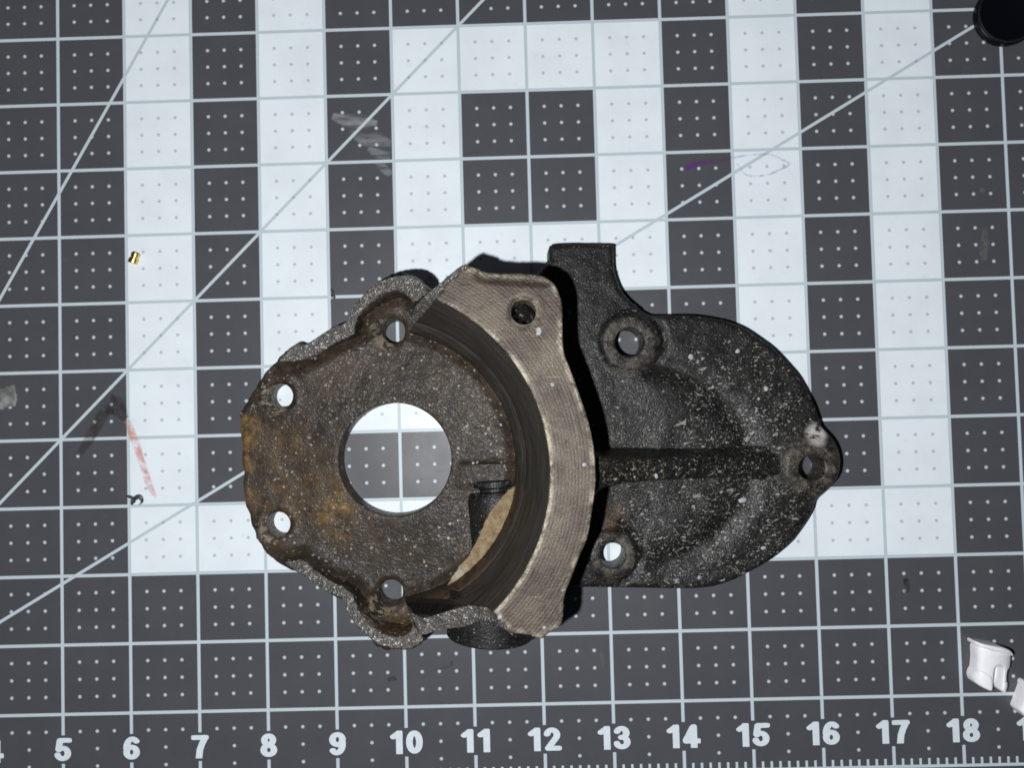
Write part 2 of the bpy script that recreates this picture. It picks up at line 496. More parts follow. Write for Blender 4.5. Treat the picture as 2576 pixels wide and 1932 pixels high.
F_pur, F_lil, F_scuff, F_grey = film('purple_ink', (.16, .02, .24), .7), film('lilac_ink', (.50, .40, .60), .55), film('white_scuff', (.75, .78, .8), .24, streak=(.35, 1.6), nscale=7), film('grey_smudge', (.20, .20, .20), .5)
F_black = film('dark_smudge', (.02, .02, .022), .6)
stroke('marker_stroke', [(318, 1056), (336, 1100), (356, 1160), (374, 1215), (393, 1258)], [.05, .07, .06, .06, .03], F_red, alphas=[1, 1, .75, .8, .4])
stroke('marker_stroke', [(196, 1150), (222, 1108), (250, 1058), (272, 1020), (292, 996)], [.06, .09, .10, .10, .06], F_dred, alphas=[.6, .8, .9, 1, 1])
stroke('marker_stroke', [(262, 1030), (290, 1020), (316, 1056)], [.10, .16, .06], F_dred, z=.0026)
stroke('ink_stroke', [(1722, 424), (1740, 416), (1770, 408), (1800, 404), (1845, 397)], [.05, .055, .045, .04, .02], F_pur, alphas=[1, 1, .7, .6, .25])
stroke('ink_stroke', [(1843, 397), (1880, 390), (1935, 388), (1965, 400), (1985, 412), (1965, 425), (1925, 440), (1880, 440), (1850, 405)], [.02] * 9, F_lil, alphas=[.9, .7, .6, .8, 1, .9, .8, .6, .5], n=70)
stroke('scuff', [(835, 290), (870, 302), (910, 305), (950, 310)], [.06, .11, .12, .05], F_scuff)
stroke('scuff', [(880, 330), (915, 350), (950, 352), (984, 362)], [.05, .10, .12, .06], F_scuff, alphas=[.5, .8, .8, .7])
stroke('scuff', [(925, 372), (950, 385), (982, 392)], [.04, .08, .06], F_scuff, alphas=[.7, 1, .6])
stroke('scuff', [(945, 405), (968, 425), (984, 440)], [.04, .08, .05], F_scuff, alphas=[.6, .9, .6])
stroke('scuff', [(2477, 570), (2478, 600), (2475, 630), (2474, 655)], [.04, .07, .08, .06], F_grey, alphas=[.6, .9, 1, .8])
stroke('scuff', [(2462, 478), (2478, 480)], [.05, .05], F_grey)
stroke('scuff', [(1512, 1642), (1520, 1680)], [.03, .04], F_grey, alphas=[.5, .5])
stroke('smudge', [(2278, 1455), (2281, 1475), (2280, 1492)], [.04, .06, .04], F_black)
stroke('smudge', [(975, 1712), (990, 1708), (998, 1706)], [.03, .05, .03], F_black)
stroke('smudge', [(1136, 1662), (1132, 1675), (1090, 1690)], [.02, .03, .02], F_black, alphas=[.7, .5, .4])

# ================================================================== IRON MATERIALS
HB = at(1290, 1180, 0.0)             # base point of the housing (object-space origin of its parts)
def L_(px, py, z): p = at(px, py, z); return p[0] - HB[0], p[1] - HB[1]

def grains(t, o, scale, warp=.35):
    """sand-cast skin: warped cells, returns (height, three randoms per grain)"""
    wv = t.n('ShaderNodeTexNoise'); t.set(wv.inputs['Vector'], o); wv.inputs['Scale'].default_value = scale * .8; wv.inputs['Detail'].default_value = 2
    ad = t.n('ShaderNodeVectorMath', operation='MULTIPLY_ADD'); t.t.links.new(wv.outputs['Color'], ad.inputs[0])
    ad.inputs[1].default_value = (warp / scale * 3,) * 3; t.set(ad.inputs[2], o)
    v = t.n('ShaderNodeTexVoronoi', feature='F1'); t.t.links.new(ad.outputs[0], v.inputs['Vector'])
    v.inputs['Scale'].default_value = scale
    return t.math('SUBTRACT', 1.0, v.outputs['Distance']), t.sep(v.outputs['Color'])
def m_inner():
    t = NT('rusty_cast_iron'); o = t.obj(); x = t.sep(o)
    big = t.noise(o, 1.1, 4, .6); mid = t.noise(o, 4.0, 5, .65)
    h1, r1 = grains(t, o, 40); h2, r2 = grains(t, o, 19)
    gm = t.math('MULTIPLY', t.ramp(t.noise(o, 1.9, 4, .6), .32, .66, .10, 1.0), t.ramp(x[0], -3.6, -.8, .45, 1.0))
    c = t.mix(t.ramp(big, .35, .65), (.026, .019, .013), (.056, .040, .027))
    c = t.mix(t.ramp(mid, .40, .68), c, (.019, .0145, .012))
    r = t.math('MULTIPLY', t.disk(x, *L_(603, 1085, .35), .12, .42), 1.3)
    for px, py, a, b, k in ((612, 1170, .05, .30, .8), (615, 1250, .05, .35, .5), (838, 1275, .10, .46, 1.0), (850, 1330, .05, .40, .6), (720, 1130, .1, .6, .35), (800, 1200, .1, .6, .35), (740, 1250, .1, .7, .35), (1010, 1560, .1, .4, .25)):
        r = t.math('MAXIMUM', r, t.math('MULTIPLY', t.disk(x, *L_(px, py, .35), a, b), k))
    r = t.math('MULTIPLY', r, t.ramp(t.noise(o, 5.5, 5, .7), .34, .60), clamp=True)
    rc = t.mix(t.ramp(t.noise(o, 9, 4), .35, .65), (.080, .048, .018), (.21, .115, .030))
    c = t.mix(r, c, rc)
    # each grain takes its own tone; a few are pale
    c = t.mix(t.math('MULTIPLY', t.math('MULTIPLY', t.ramp(r1[0], .45, 1.0), gm), .36), c, (.112, .086, .060))
    mt = t.noise(o, 7.0, 5, .7)
    c = t.mix(t.math('MULTIPLY', t.ramp(mt, .50, .66), .35), c, (.092, .072, .052))
    c = t.mix(t.math('MULTIPLY', t.ramp(t.noise(o, 2.6, 4, .6), .52, .70), .5), c, (.016, .0125, .0105))
    c = t.mix(t.math('MULTIPLY', t.ramp(r1[0], .0, .35, 1.0, 0.0), .25), c, (.018, .015, .013))
    dens = t.ramp(t.noise(o, 1.7, 3), .35, .65, .91, .77)
    sp = t.math('MULTIPLY', t.ramp(r2[1], dens, t.math('ADD', dens, .03)), t.ramp(h2, .55, .75))
    c = t.mix(t.math('MULTIPLY', sp, t.ramp(r2[2], 0, 1, .25, .9)), c, (.30, .265, .215))
    # worn crescents beside the bolt holes, their golden glints painted into the colour
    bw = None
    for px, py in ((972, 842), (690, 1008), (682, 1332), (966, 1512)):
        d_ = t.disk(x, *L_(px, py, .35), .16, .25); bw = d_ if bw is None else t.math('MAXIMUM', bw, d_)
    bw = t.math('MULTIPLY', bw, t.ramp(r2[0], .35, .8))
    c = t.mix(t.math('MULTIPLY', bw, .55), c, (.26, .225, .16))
    h = t.math('ADD', h1, t.math('MULTIPLY', h2, 1.2))
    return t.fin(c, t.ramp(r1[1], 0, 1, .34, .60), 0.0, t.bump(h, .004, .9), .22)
def m_black():
    t = NT('blackened_cast_iron'); o = t.obj(); x = t.sep(o)
    mid = t.noise(o, 3.0, 5, .65)
    st = t.n('ShaderNodeMapping'); t.set(st.inputs[0], o); st.inputs['Rotation'].default_value = (0, 0, -.6); st.inputs['Scale'].default_value = (.85, 1.2, 1)
    h1, r1 = grains(t, o, 42); h2, r2 = grains(t, st.outputs[0], 20, .8); h3, r3 = grains(t, st.outputs[0], 8.5, 1.0)
    c = t.mix(t.ramp(mid, .35, .7), (.0055, .0054, .0054), (.013, .0125, .012))
    c = t.mix(t.math('MULTIPLY', t.ramp(r1[0], .5, 1.0), .40), c, (.042, .039, .035))
    ar = t.math('MAXIMUM', t.disk(x, *L_(1800, 1310, .4), .5, 1.9), t.math('MULTIPLY', t.disk(x, *L_(1860, 1060, .4), .3, 1.6), .8))
    ar = t.math('MULTIPLY', ar, t.ramp(t.noise(o, 2.6, 5, .65), .34, .60, .12, 1.25))
    def spots(r, h, d0, d1, k0, k1, col, c, hl=.5):
        d = t.ramp(ar, 0.0, 1.0, d0, d1)
        f = t.math('MULTIPLY', t.ramp(r[1], d, t.math('ADD', d, .06)), t.ramp(h, hl, hl + .26))
        return t.mix(t.math('MULTIPLY', f, t.ramp(r[2], 0, 1, k0, k1)), c, col)
    c = spots(r1, h1, .86, .50, .05, .85, (.26, .25, .23), c)
    c = spots(r2, h2, .94, .56, .05, 1.0, (.30, .29, .27), c)
    c = spots(r3, h3, .98, .80, .10, .75, (.34, .335, .32), c, .55)
    # worn olive-brown metal round the bolt holes
    w = t.math('MULTIPLY', t.math('MAXIMUM', t.math('MAXIMUM', t.disk(x, *L_(1587, 868, .45), .36, .46), t.disk(x, *L_(2042, 1172, .45), .30, .52)), t.disk(x, *L_(1540, 1398, .45), .26, .40)), t.ramp(t.noise(o, 5, 4), .34, .60))
    c = t.mix(t.math('MULTIPLY', w, .75), c, t.mix(t.ramp(t.noise(o, 12, 4, .7), .38, .64), (.030, .025, .020), (.135, .117, .088)))
    rs = t.math('MULTIPLY', t.disk(x, *L_(1545, 1300, .4), .03, .30), t.ramp(t.noise(o, 6, 4), .35, .6))
    c = t.mix(t.math('MULTIPLY', rs, .7), c, t.mix(r1[0], (.06, .035, .018), (.16, .08, .035)))
    gl = t.math('MULTIPLY', t.disk(x, *L_(1570, 1185, 1.4), .1, .8), t.ramp(r1[2], .80, .95))  # golden glints on the rib top, painted as brighter grains
    c = t.mix(t.math('MULTIPLY', gl, .6), c, (.20, .16, .085))
    ws = t.math('MULTIPLY', t.disk(x, *L_(2058, 1094, .45), .08, .20), t.ramp(t.noise(st.outputs[0], 8, 4), .34, .50))
    c = t.mix(ws, c, (.42, .40, .37))
    h = t.math('ADD', h1, t.math('MULTIPLY', h2, .8))
    return t.fin(c, t.ramp(r1[1], 0, 1, .36, .62), 0.0, t.bump(h, .004, .8), .30)
def m_machined(cx, cy):
    t = NT('machined_face_iron'); o = t.obj(); x = t.sep(o)
    dx = t.math('SUBTRACT', x[0], cx); dy = t.math('SUBTRACT', x[1], cy)
    wob = t.math('MULTIPLY', t.math('SUBTRACT', t.noise(o, 1.5, 2), .5), .008)
    r = t.math('ADD', t.math('SQRT', t.math('ADD', t.math('MULTIPLY', dx, dx), t.math('MULTIPLY', dy, dy))), wob)
    g = t.math('SINE', t.math('MULTIPLY', r, 2 * math.pi / .041))
    cv = t.n('ShaderNodeCombineXYZ'); t.set(cv.inputs[0], r)
    ring = t.noise(cv.outputs[0], 26, 4, .7)
    patch = t.noise(o, 1.6, 5, .65); fine = t.noise(o, 30, 4, .7)
    c = t.mix(t.ramp(patch, .32, .66), (.030, .022, .0185), (.098, .080, .062))
    c = t.mix(t.math('MULTIPLY', t.ramp(ring, .42, .62), .42), c, (.115, .092, .068))
    c = t.mix(t.math('MULTIPLY', t.ramp(g, -.2, .9), t.ramp(t.noise(o, 1.8, 3), .40, .66, .0, .30)), c, (.150, .122, .088))
    c = t.mix(t.math('MULTIPLY', t.ramp(fine, .54, .70), .50), c, (.225, .19, .14))
    c = t.mix(t.math('MULTIPLY', t.ramp(fine, .30, .42, 1.0, 0.0), .5), c, (.05, .042, .038))
    dk = t.ramp(t.noise(o, 3.4, 5, .7), .52, .70)
    c = t.mix(t.math('MULTIPLY', dk, .55), c, (.030, .022, .020))
    sm_ = t.n('ShaderNodeMapping'); t.set(sm_.inputs[0], o); sm_.inputs['Rotation'].default_value = (0, 0, .9); sm_.inputs['Scale'].default_value = (1.2, 26, 1)
    c = t.mix(t.math('MULTIPLY', t.ramp(t.noise(sm_.outputs[0], 1.6, 2), .70, .76), .5), c, (.30, .265, .21))
    e = t.math('MULTIPLY', t.ramp(t.attr('edge'), .012, .09, 1.0, 0.0), t.ramp(t.noise(o, 3.5, 5, .75), .42, .62))
    c = t.mix(t.math('MULTIPLY', e, .75), c, (.34, .305, .235))
    h = t.math('ADD', t.math('MULTIPLY', g, .07), t.math('MULTIPLY', fine, 1.0))
    return t.fin(c, t.ramp(fine, .3, .7, .40, .60), .45, t.bump(h, .010, .7), .4)
def m_bore():
    t = NT('bore_wall_iron'); o = t.obj(); x = t.sep(o)
    cv = t.n('ShaderNodeCombineXYZ'); t.set(cv.inputs[2], x[2]); 
    st = t.n('ShaderNodeMapping'); t.set(st.inputs[0], o); st.inputs['Scale'].default_value = (.7, .7, 6)
    streak = t.noise(st.outputs[0], 3.2, 5, .7); fine = t.noise(o, 34, 3, .7)
    c = t.mix(t.ramp(streak, .3, .7), (.028, .025, .021), (.062, .056, .046))
    low = t.ramp(x[2], .735, .765, 1.0, 0.0)
    c = t.mix(t.math('MULTIPLY', t.math('MULTIPLY', low, t.disk(x, *L_(1225, 1405, .65), .5, 1.5)), t.ramp(t.noise(o, 3, 4), .2, .6)), c, t.mix(t.ramp(t.noise(o, 7, 4), .35, .65), (.026, .019, .014), (.075, .045, .022)))
    c = t.mix(t.math('MULTIPLY', t.ramp(fine, .68, .76), .7), c, (.28, .27, .25))
    h = t.math('ADD', streak, t.math('MULTIPLY', fine, .4))
    return t.fin(c, t.ramp(streak, .3, .7, .30, .46), .35, t.bump(h, .012, .6), .5)
def m_fracture():
    t = NT('fresh_fracture_iron'); o = t.obj()
    v = t.n('ShaderNodeTexVoronoi'); t.set(v.inputs['Vector'], o); v.inputs['Scale'].default_value = 42
    rnd = t.sep(v.outputs['Color']); fine = t.noise(o, 48, 3, .7)
    c = t.mix(rnd[0], (.085, .077, .068), (.20, .187, .168))
    c = t.mix(t.ramp(rnd[1], .80, .97), c, (.50, .49, .47))
    c = t.mix(t.ramp(t.noise(o, 3, 4), .45, .75, 0, .45), c, (.11, .092, .078))
    h = t.math('ADD', t.math('MULTIPLY', v.outputs['Distance'], 1.2), fine)
    return t.fin(c, t.ramp(rnd[2], 0, 1, .25, .6), .35, t.bump(h, .016, .9), .5)
def m_tan():
    t = NT('tan_scale'); o = t.obj()
    c = t.mix(t.ramp(t.noise(o, 9, 5, .7), .3, .7), (.18, .125, .068), (.33, .25, .145))
    c = t.mix(t.ramp(t.noise(o, 26, 3, .6), .62, .74), c, (.16, .10, .05))
    c = t.mix(t.math('MULTIPLY', t.ramp(t.noise(o, 4, 3), .58, .7), .6), c, (.45, .42, .36))
    return t.fin(c, .75, 0, t.bump(t.noise(o, 30, 3), .035, .9), .3)
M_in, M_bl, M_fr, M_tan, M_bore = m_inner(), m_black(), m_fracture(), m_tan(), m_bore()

# ------------------------------------------------------------------ the broken housing
house = empty('cast_housing', HB, 'broken cast iron pump housing, blackened and rusty, lying on the cutting mat', 'housing')
ZP = .35                                    # plate top
ZF = 1.90                                   # machined flange face
arc_top = [(1099, 757), (1193, 812.5), (1265, 876), (1328.5, 957), (1364.7, 1047.6), (1379, 1151.5), (1378, 1233), (1362, 1323), (1328.5, 1407), (1292, 1479), (1245, 1545)]
def circfit(P):
    A = np.c_[2 * P, np.ones(len(P))]; s = np.linalg.lstsq(A, (P ** 2).sum(1), rcond=None)[0]
    return s[:2], math.sqrt(s[2] + s[:2] @ s[:2])
ctr, R1 = circfit(atl(arc_top, ZF))
arc_bot = [(1048, 808), (1170, 871), (1238, 930), (1288, 1007), (1313, 1088), (1319.5, 1165), (1306, 1233), (1251, 1398), (1193, 1465), (1057, 1551)]
ZB = .76
R2 = float(np.mean(np.linalg.norm(atl(arc_bot, ZB) - ctr, axis=1)))
ZT = .63
tan_edge = [(1292, 1232), (1290, 1247), (1283, 1272), (1273, 1304), (1262, 1328), (1250, 1350), (1234, 1374), (1217, 1397), (1194, 1422), (1158, 1450), (1127, 1473)]
RT = float(np.mean(np.linalg.norm(atl(tan_edge, ZT) - ctr, axis=1)))
R3 = RT
print('bore', ctr, R1, R2, RT)
M_face = m_machined(ctr[0] - HB[0], ctr[1] - HB[1])
def ang(px, py, z): p = at(px, py, z)[:2] - ctr; return math.atan2(p[1], p[0])
def arcpts(R, a0, a1, n): return np.array([ctr + R * np.array([math.cos(a), math.sin(a)]) for a in np.linspace(a0, a1, n)])

# broken rim edges (outer A, inner B)
def P3(rows): return np.array([at(*r) for r in rows])
topA = P3([(700, 905, .40), (739, 870, .47), (761, 870, .52), (797, 848, .60), (833, 825, .68), (868, 811, .76), (877, 790, .80), (887, 770, .85), (907, 747, .92), (933, 721, 1.0), (966, 702, 1.06), (1003, 692, 1.12), (1039, 693, 1.20), (1064, 709, 1.28), (1077, 735, 1.36)])
topB = P3([(728, 928, .38), (755, 919, .45), (784, 900, .52), (815, 880, .60), (850, 858, .68), (886, 842, .76), (893, 822, .80), (900, 798, .85), (917, 776, .92), (938, 756, 1.0), (965, 738, 1.06), (990, 730, 1.12), (1012, 736, 1.18), (1028, 746, 1.25), (1040, 762, 1.32)])
botA = P3([(690, 1405, .40), (715, 1420, .44), (749, 1441, .52), (775, 1458, .58), (792, 1472, .62), (811, 1484, .66), (838, 1498, .70), (860, 1509, .76), (868, 1528, .80), (879, 1554, .86), (896, 1578, .92), (922, 1602, .98), (951, 1623, 1.04), (985, 1633, 1.08), (1026, 1635, 1.1), (1050, 1626, 1.1), (1067, 1608, 1.08)])
botB = P3([(712, 1398, .38), (735, 1402, .44), (758, 1405, .52), (785, 1431, .58), (799, 1441, .62), (811, 1450, .66), (836, 1467, .70), (863, 1480, .76), (885, 1498, .80), (893, 1518, .86), (905, 1544, .92), (925, 1566, .98), (946, 1587, 1.04), (971, 1599, 1.08), (1009, 1603, 1.08), (1031, 1590, 1.04), (1038, 1570, 1.0)])
# plate, left part (inside of the broken chamber)
left = [(1075, 733), (1064, 710), (1039, 694), (1003, 693), (967, 704), (935, 727), (908, 750), (886, 782), (872, 810), (836, 827), (791, 853), (759, 873), (736, 873),
        (709, 891), (691, 912), (672, 930), (657, 948), (647, 962), (641, 978), (631, 990), (619, 1011), (608, 1026), (601, 1039), (604, 1062), (603, 1090), (608, 1120), (607, 1155), (611, 1188), (610, 1220), (613, 1251), (620, 1280),
        (629, 1305), (632, 1325), (640, 1343), (650, 1366), (668, 1391), (690, 1407), (709, 1420), (745, 1441), (772, 1455), (804, 1478), (840, 1500), (867, 1516), (877, 1543), (895, 1574), (922, 1601), (958, 1625),
        (994, 1632), (1030, 1631), (1055, 1617), (1071, 1594)]
o1 = spline(atl(left, ZP), 230)
jag = np.array([noise.fractal(Vector((p[0] * 9, p[1] * 9, 3.3)), .8, 2.0, 3) for p in o1])
wl = sstep(1.5, 2.4, np.linalg.norm(o1 - ctr, axis=1))
tt = np.gradient(o1, axis=0); tt /= np.linalg.norm(tt, axis=1)[:, None]
o1 = o1 + np.stack([-tt[:, 1], tt[:, 0]], 1) * (jag * wl * .028)[:, None]
RM = R2 + .12                                # where inner plate and ear butt together, inside the wall
a_b = math.atan2(*(o1[-1] - ctr)[::-1]); a_t = math.atan2(*(o1[0] - ctr)[::-1])
out_left = np.concatenate([o1, arcpts(RM, a_b + .06, a_t - .06, 60)])
holes_l = [circle(at(993, 1156, ZP)[:2], 142 / 177.5, 80), circle(at(990, 832, ZP)[:2], .172), circle(at(706, 996, ZP)[:2], .170, ry=.174), circle(at(698, 1320, ZP)[:2], .170, ry=.172), circle(at(982, 1493, ZP)[:2], .178),
           circle(at(1289, 1219, ZP)[:2], .095, 24, ry=.034, ang=.1)]
hc = [h.mean(0) for h in holes_l]
def z_left(x, y):
    z = np.full_like(x, ZP)
    for i in (1, 2, 3, 4):                   # spot-faced dish round each bolt hole
        d = np.hypot(x - hc[i][0], y - hc[i][1])
        z = z + .022 * np.exp(-((d - .25) / .05) ** 2) - .018 * sstep(.24, .18, d)
    r = np.hypot(x - ctr[0], y - ctr[1])
    z = z + .10 * sstep(R3 - .16, R3 + .02, r) * (x > ctr[0] - .2)     # fillet up to the chamber wall
    P = np.stack([x, y], 1)
    dr = np.full(len(x), 9.0)
    for pl in (topB, botB):                  # soft fillets up to the broken rims
        for p, q in zip(pl[:-1, :2], pl[1:, :2]):
            e = q - p; t = np.clip(((P - p) @ e) / (e @ e + 1e-12), 0, 1)
            dr = np.minimum(dr, np.hypot(x - p[0] - t * e[0], y - p[1] - t * e[1]))
    z = z + .17 * np.exp(-(dr / .085) ** 1.3)
    z = z + .022 * np.sin(x * 2.3 + .7) * np.cos(y * 2.0 + .4)
    # crease line running right from the central hole
    yl = at(1200, 1163, ZP)[1]
    k = sstep(hc[0][0] + .8, hc[0][0] + 1.0, x)
    z = z - .016 * np.exp(-((y - yl) / .016) ** 2) * k + .03 * sstep(yl + .01, yl - .05, y) * sstep(yl - .42, yl - .26, y) * k
    return z
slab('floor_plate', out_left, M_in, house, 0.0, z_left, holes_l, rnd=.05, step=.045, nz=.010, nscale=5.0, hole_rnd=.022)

# mounting ear, right part
ear = [(1381, 650), (1381, 622), (1392, 614), (1463, 612), (1538, 613), (1544, 620), (1545, 653), (1548, 682), (1560, 719), (1581, 749), (1609, 773), (1637, 789), (1658, 792), (1707, 791), (1747, 792), (1788, 797), (1829, 806),
       (1870, 822), (1910, 847), (1943, 871), (1975, 902), (2008, 940), (2032, 979), (2051, 1016), (2065, 1056), (2072, 1075), (2085, 1089), (2101, 1107), (2113, 1130), (2117, 1154), (2114, 1178), (2104, 1203), (2087, 1222),
       (2069, 1244), (2055, 1262), (2045, 1289), (2024, 1325), (1992, 1366), (1959, 1397), (1922, 1423), (1882, 1445), (1841, 1464), (1796, 1478), (1747, 1483), (1666, 1483), (1544, 1481), (1430, 1480)]
ZE = .38
e1 = spline(atl(ear, ZE), 220)
a0 = math.atan2(*(e1[0] - ctr)[::-1]); a1 = math.atan2(*(e1[-1] - ctr)[::-1])
RM2 = RM + .01
out_ear = np.concatenate([e1, arcpts(RM2, a1 - .02, a0 + .02, 60)])
ZEB = ZE + .05
holes_e = [circle(at(1583, 861, ZEB)[:2], .200, 40, ry=.205), circle(at(2040, 1177, ZEB)[:2], .180, ry=.175), circle(at(1541, 1397, ZEB)[:2], .176, ry=.172)]
ec = [h.mean(0) for h in holes_e]
mid_e = at(1560, 1168, ZE)[:2]
def z_ear(x, y):
    z = np.full_like(x, ZE)
    # a broad trough curves round the inner half, the band outside it rises again
    d = np.hypot((x - mid_e[0]) / 1.0, (y - mid_e[1]) / .80)
    k = sstep(mid_e[0] + .15, mid_e[0] + .7, x)
    z = z - .075 * np.exp(-((d - 1.84) / .19) ** 2) * k + .03 * sstep(1.8, 1.3, d) * k
    z = z + .035 * np.sin(x * 2.1 + 1) * np.cos(y * 1.7) * .5
    for i, (r0, r1, hgt) in enumerate(((.36, .45, .075), (.33, .50, .10), (.30, .37, .085))):
        dd = np.hypot(x - ec[i][0], y - ec[i][1]); k = sstep(r1, r0, dd)
        z = z * (1 - k) + (ZE + hgt) * k
    dd = np.hypot(x - ec[2][0], y - ec[2][1])
    z = z - .05 * np.exp(-((dd - .41) / .035) ** 2) * (x > ec[2][0] + .1)
    dd = np.hypot(x - ec[0][0], y - ec[0][1])
    z = z - .05 * np.exp(-((dd - .50) / .045) ** 2) * (x > ec[0][0] + .2)
    return z
slab('mounting_ear', out_ear, M_bl, house, 0.004, z_ear, holes_e, rnd=.07, step=.045, nz=.012, nscale=4.5, hole_rnd=.03, flare=.012)

# machined flange
a_s, a_e = ang(1099, 757, ZF), ang(1245, 1545, ZF)
inner = arcpts(R1, a_e, a_s, 90)           # bottom break up to top break
fl_top = [(1099, 750), (1114, 729), (1126, 712), (1140, 699), (1150, 692), (1162, 682), (1172, 676), (1187, 671), (1197, 674), (1211, 680), (1229, 684), (1265, 686), (1306, 686), (1351, 690), (1374, 697), (1396, 717), (1410, 749), (1415, 781), (1416, 853),
          (1420, 889), (1433, 925), (1455, 984), (1478, 1052), (1493, 1120), (1499, 1188), (1498, 1226), (1489, 1289), (1478, 1352), (1455, 1407), (1437, 1456), (1422, 1493), (1417, 1533), (1414, 1565), (1402, 1582), (1387, 1588), (1372, 1600), (1364, 1606),
          (1344, 1606), (1329, 1598), (1311, 1596), (1292, 1594), (1279, 1582), (1262, 1566), (1252, 1554)]
f1 = spline(atl(fl_top, ZF), 260)
jg = np.array([noise.fractal(Vector((p[0] * 11, p[1] * 11, 8.1)), .8, 2.0, 3) for p in f1])
tt = np.gradient(f1, axis=0); tt /= np.linalg.norm(tt, axis=1)[:, None]
f1 = f1 + np.stack([-tt[:, 1], tt[:, 0]], 1) * (jg * np.interp(np.linspace(0, 1, len(f1)), [0, .10, .16, .80, .86, 1], [.014, .014, .003, .003, .014, .014]))[:, None]
out_fl = np.concatenate([inner, f1])[::-1]
bolt = at(1317, 784, ZF)[:2]
def z_fl(x, y):
    d = np.hypot(x - bolt[0], y - bolt[1])
    z = ZF - .03 * sstep(.205, .16, d)
    # rough strip dropping away along the broken top edge
    p, q = at(1215, 690, ZF)[:2], at(1370, 700, ZF)[:2]
    t = np.clip(((x - p[0]) * (q[0] - p[0]) + (y - p[1]) * (q[1] - p[1])) / ((q - p) @ (q - p)), 0, 1)
    dd = np.hypot(x - p[0] - t * (q[0] - p[0]), y - p[1] - t * (q[1] - p[1]))
    return z - .035 * sstep(.11, .05, dd)
slab('flange', out_fl, M_face, house, 1.42, z_fl, [circle(bolt, .150)], rnd=.014, step=.035, nz=.002, nscale=18, hole_rnd=.012)
# grit at the bottom of the blind bolt hole
gz = 1.50
gp = circle(bolt, .1485, 30)
slab('hole_grit', gp, mat_plain('oily_grit', (.010, .009, .008), .35, sc=20), house, 1.425, lambda x, y: gz + .05 * np.sin(x * 23) * np.cos(y * 19), rnd=.02, step=.03, nz=.05, nscale=14)

# chamber wall: conical bore swept round the axis, outer skin set in below the flange
def ray_out(a):
    d = np.array([math.cos(a), math.sin(a)]); best = None
    pts = np.concatenate([f1])
    for p, q in zip(pts[:-1], pts[1:]):
        e = q - p; den = d[0] * e[1] - d[1] * e[0]
        if abs(den) < 1e-9: continue
        w = p - ctr; t = (w[0] * e[1] - w[1] * e[0]) / den; u = (w[0] * d[1] - w[1] * d[0]) / den
        if 0 <= u <= 1 and t > R1: best = t if best is None else min(best, t)
    return best
at0, at1 = ang(1097, 754, ZF), ang(1246, 1543, ZF)
ab0, ab1 = ang(1042, 813, .45), ang(1040, 1541, .45)
prof_in = [(ZF - .008, R1 - .002, 0), (ZF - .03, R1 - .016, .02), (1.62, R1 - .038, .2), (1.605, R1 - .054, .22), (1.3, R1 + (R2 - R1) * .55, .42), (1.05, R2 + .048, .62), (1.035, R2 + .034, .63), (ZB + .03, R2 + .004, .8), (ZB, R2 - .004, .82), (ZB - .012, R2 - .03, .84), (ZT + .012, R3 + .012, .92), (ZT - .03, R3 + .002, .93), (.40, R3 - .02, 1.0), (.30, R3 - .02, 1.0)]
def topx(p):
    d = ROT.T @ (np.asarray(p) - CAM); return CX + FPX * d[0] / -d[2], CY - FPX * d[1] / -d[2]
end_t = np.array([(1030, 826), (1043, 815), (1055, 801), (1069, 786), (1092, 757), (1099, 750), (1112, 735)], float)
end_b = np.array([(1020, 1532), (1037, 1542), (1050, 1550), (1066, 1556), (1108, 1547), (1136, 1536), (1158, 1527), (1185, 1522), (1210, 1522), (1229, 1530), (1246, 1546), (1260, 1560)], float)
def end_angle(z, r, curve, a_lo, a_hi):
    best = (1e9, a_lo)
    for a in np.linspace(a_lo, a_hi, 400):
        x_, y_ = topx((ctr[0] + r * math.cos(a), ctr[1] + r * math.sin(a), z))
        e = abs(y_ - np.interp(x_, curve[:, 0], curve[:, 1]))
        if curve[0, 0] <= x_ <= curve[-1, 0] and e < best[0]: best = (e, a)
    return best[1]
ends = []
for z, r, k in prof_in:
    ga, gb = at0 + (ab0 - at0) * k, at1 + (ab1 - at1) * k
    ends.append((end_angle(z, r, end_t, ga - .22, ga + .22), end_angle(z, r, end_b, gb - .30, gb + .22)))
print('ends', [(round(p[0], 2), round(p[1], 2)) for p in ends])
nA = 120; V, F = [], []
def outer_r(a, z):
    r = ray_out(a)
    if r is None: r = R1 + .42
    return max(min(r - .09, R1 + .62), R1 + .10)
angs_top = np.linspace(at0, at1, nA)
ro = [outer_r(a, 0) for a in angs_top]
prof_out = [(.30, .30), (.45, .06), (1.0, .02), (1.45, 0.0), (1.6, -.02)]
row = len(prof_in) + len(prof_out)
for i in range(nA):
    u = i / (nA - 1)
    for (z, r, k), (ea, eb) in zip(prof_in, ends):
        a = ea * (1 - u) + eb * u
        V.append([ctr[0] + r * math.cos(a), ctr[1] + r * math.sin(a), z])
    a = angs_top[i]
    for z, dr in prof_out:
        r = ro[i] + dr * .35 - .02
        V.append([ctr[0] + r * math.cos(a), ctr[1] + r * math.sin(a), z])
for i in range(nA - 1):
    for j in range(row - 1):
        F.append((i * row + j, (i + 1) * row + j, (i + 1) * row + j + 1, i * row + j + 1))
# close both broken ends
F.append(tuple(range(row))); F.append(tuple((nA - 1) * row + j for j in range(row - 1, -1, -1)))
mesh_obj('chamber_wall', V, F, M_bore, house, sharp=50)
